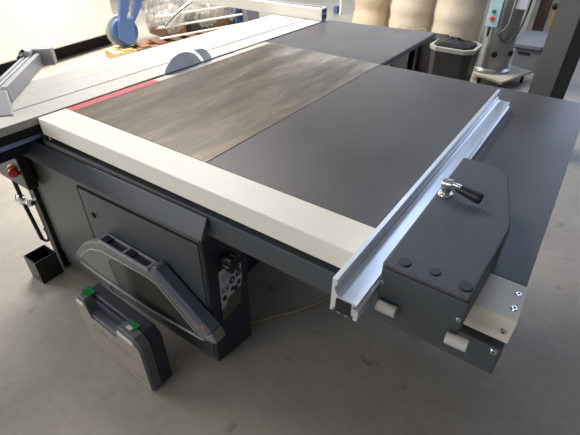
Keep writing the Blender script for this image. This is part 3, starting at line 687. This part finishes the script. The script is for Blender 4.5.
# pallet
def along(t, s, z, O=Vector((-3.20, 2.52, 0)), U=Vector((0.22, 1.0, 0)).normalized(), V=Vector((-1.0, 0.22, 0)).normalized()):
    v = O + U * t + V * s; return Vector((v.x, v.y, z))
pal = thing('wooden_pallet', along(1.1, .35, 0), 'pale wooden pallet on the bright floor under the blue machine', 'pallet')
for s in (0.0, .21):
    b = MB(); b.hexa([along(.31, s, .0), along(2.3, s, 0), along(2.3, s + .09, 0), along(.31, s + .09, 0), along(.31, s, .09), along(2.3, s, .09), along(2.3, s + .09, .09), along(.31, s + .09, .09)]); b.build('bearer', 'browncard', pal, bev=.003)
MB().hexa([along(0, 0, 0), along(.30, 0, 0), along(.30, .30, 0), along(0, .30, 0), along(0, 0, .09), along(.30, 0, .09), along(.30, .30, .09), along(0, .30, .09)]).build('end_block', 'wood', pal, bev=.004)
for k in range(9):
    t = .12 + k * .25
    b = MB(); b.hexa([along(t, 0, .0905), along(t + .13, 0, .0905), along(t + .13, .30, .0905), along(t, .30, .0905), along(t, 0, .112), along(t + .13, 0, .112), along(t + .13, .30, .112), along(t, .30, .112)]); b.build('slat', 'wood' if k < 1 else 'browncard', pal, bev=.002)
# blue machine with arms
bm_ = thing('blue_guard_frame', along(1.1, .4, .113), 'blue machine frame with round ends and raised arms packed in clear film on a pallet', 'machine')
def disc(t, s0, z, r, th, name, m, parent):
    return MB().frustum(along(t, s0, z), along(t, s0 + th, z), r, r, 36).build(name, m, parent, bev=.01, smooth=True)
for t in (.24, 2.02):
    d1 = disc(t, .10, .29, .175, .05, 'round_end', 'blue', bm_)
    disc(t - .03, .155, .305, .188, .04, 'clear_rim', 'pale', bm_)
    MB().frustum(along(t, .098, .30), along(t, .088, .30), .025, .02, 16).build('bolt', 'steel', d1)
    # body block and the two raised arms
    def poly(pts, s0, th, name):
        a = [along(t + u, s0, z) for u, z in pts]; vv = along(0, s0 + th, 0) - along(0, s0, 0)
        return MB().prism(a, vv).build(name, 'blue', bm_, bev=.01)
    poly([(-.12, .24), (-.02, .15), (.09, .15), (.11, .46), (-.08, .46)], .02, .07, 'body_block')
    poly([(-.085, .42), (.005, .42), (.09, .60), (.26, 1.2), (.14, 1.2)], .02, .07, 'arm')
    poly([(.06, .36), (.11, .38), (.26, .58), (.52, 1.2), (.40, 1.2), (.17, .62)], .04, .07, 'arm')
rods = MB()
for s, z in ((-.05, .18), (-.05, .31), (-.03, .44)): rods.tube([along(.62, s, z), along(2.0, s, z)], .014, sm=0)
rods.build('rods', 'offwhite', bm_, smooth=True)
MB().tube([along(.72, -.04, .30), along(.95, -.08, .48), along(1.3, -.08, .62), along(1.7, -.06, .70), along(2.02, -.04, .76)], .030).build('bent_tube', 'steel', bm_, smooth=True)
# crumpled clear film over the frame
fm = MB(); NX, NY = 46, 26; g = []
rn = random.Random(11)
for i in range(NX):
    row = []
    for j in range(NY):
        u = i / (NX - 1); v = j / (NY - 1)
        ang = v * math.pi * .9 + .1
        s = .42 - .40 * math.cos(ang) ; z = .12 + .84 * math.sin(ang) ** .8
        row.append(fm.bm.verts.new(along(.50 + 1.42 * u, s - .02 + rn.uniform(-.02, .02), z + rn.uniform(-.03, .03) + .05 * math.sin(u * 17 + v * 5))))
    g.append(row)
for i in range(NX - 1):
    for j in range(NY - 1): fm.bm.faces.new([g[i][j], g[i + 1][j], g[i + 1][j + 1], g[i][j + 1]])
fm.build('clear_film', 'film', bm_, smooth=False)
# boxes wrapped inside
for k, (t, w_, z, m) in enumerate(((.80, .34, .16, 'browncard'), (1.22, .30, .20, 'colgrey'), (1.60, .36, .14, 'browncard'))):
    b = MB(); b.hexa([along(t, .15, .113), along(t + w_, .15, .113), along(t + w_, .6, .113), along(t, .6, .113), along(t, .15, .113 + z), along(t + w_, .15, .113 + z), along(t + w_, .6, .113 + z), along(t, .6, .113 + z)])
    b.build('inner_block', m, bm_, bev=.004)
# grey upright post in front of the far round end
up = thing('upright_bracket', along(2.12, -.12, 0), 'grey upright bracket with pale foot at the far end of the blue machine', 'bracket')
MB().hexa([along(1.98, -.20, .02), along(2.20, -.20, .02), along(2.20, -.08, .02), along(1.98, -.08, .02), along(1.92, -.20, 1.0), along(2.14, -.20, 1.0), along(2.14, -.08, 1.0), along(1.92, -.08, 1.0)]).build('upright', 'palebox', up, bev=.004)
MB().hexa([along(1.80, -.24, 0), along(2.24, -.24, 0), along(2.24, -.06, 0), along(1.80, -.06, 0), along(1.80, -.24, .02), along(2.24, -.24, .02), along(2.24, -.06, .02), along(1.80, -.06, .02)]).build('foot', 'offwhite', up)
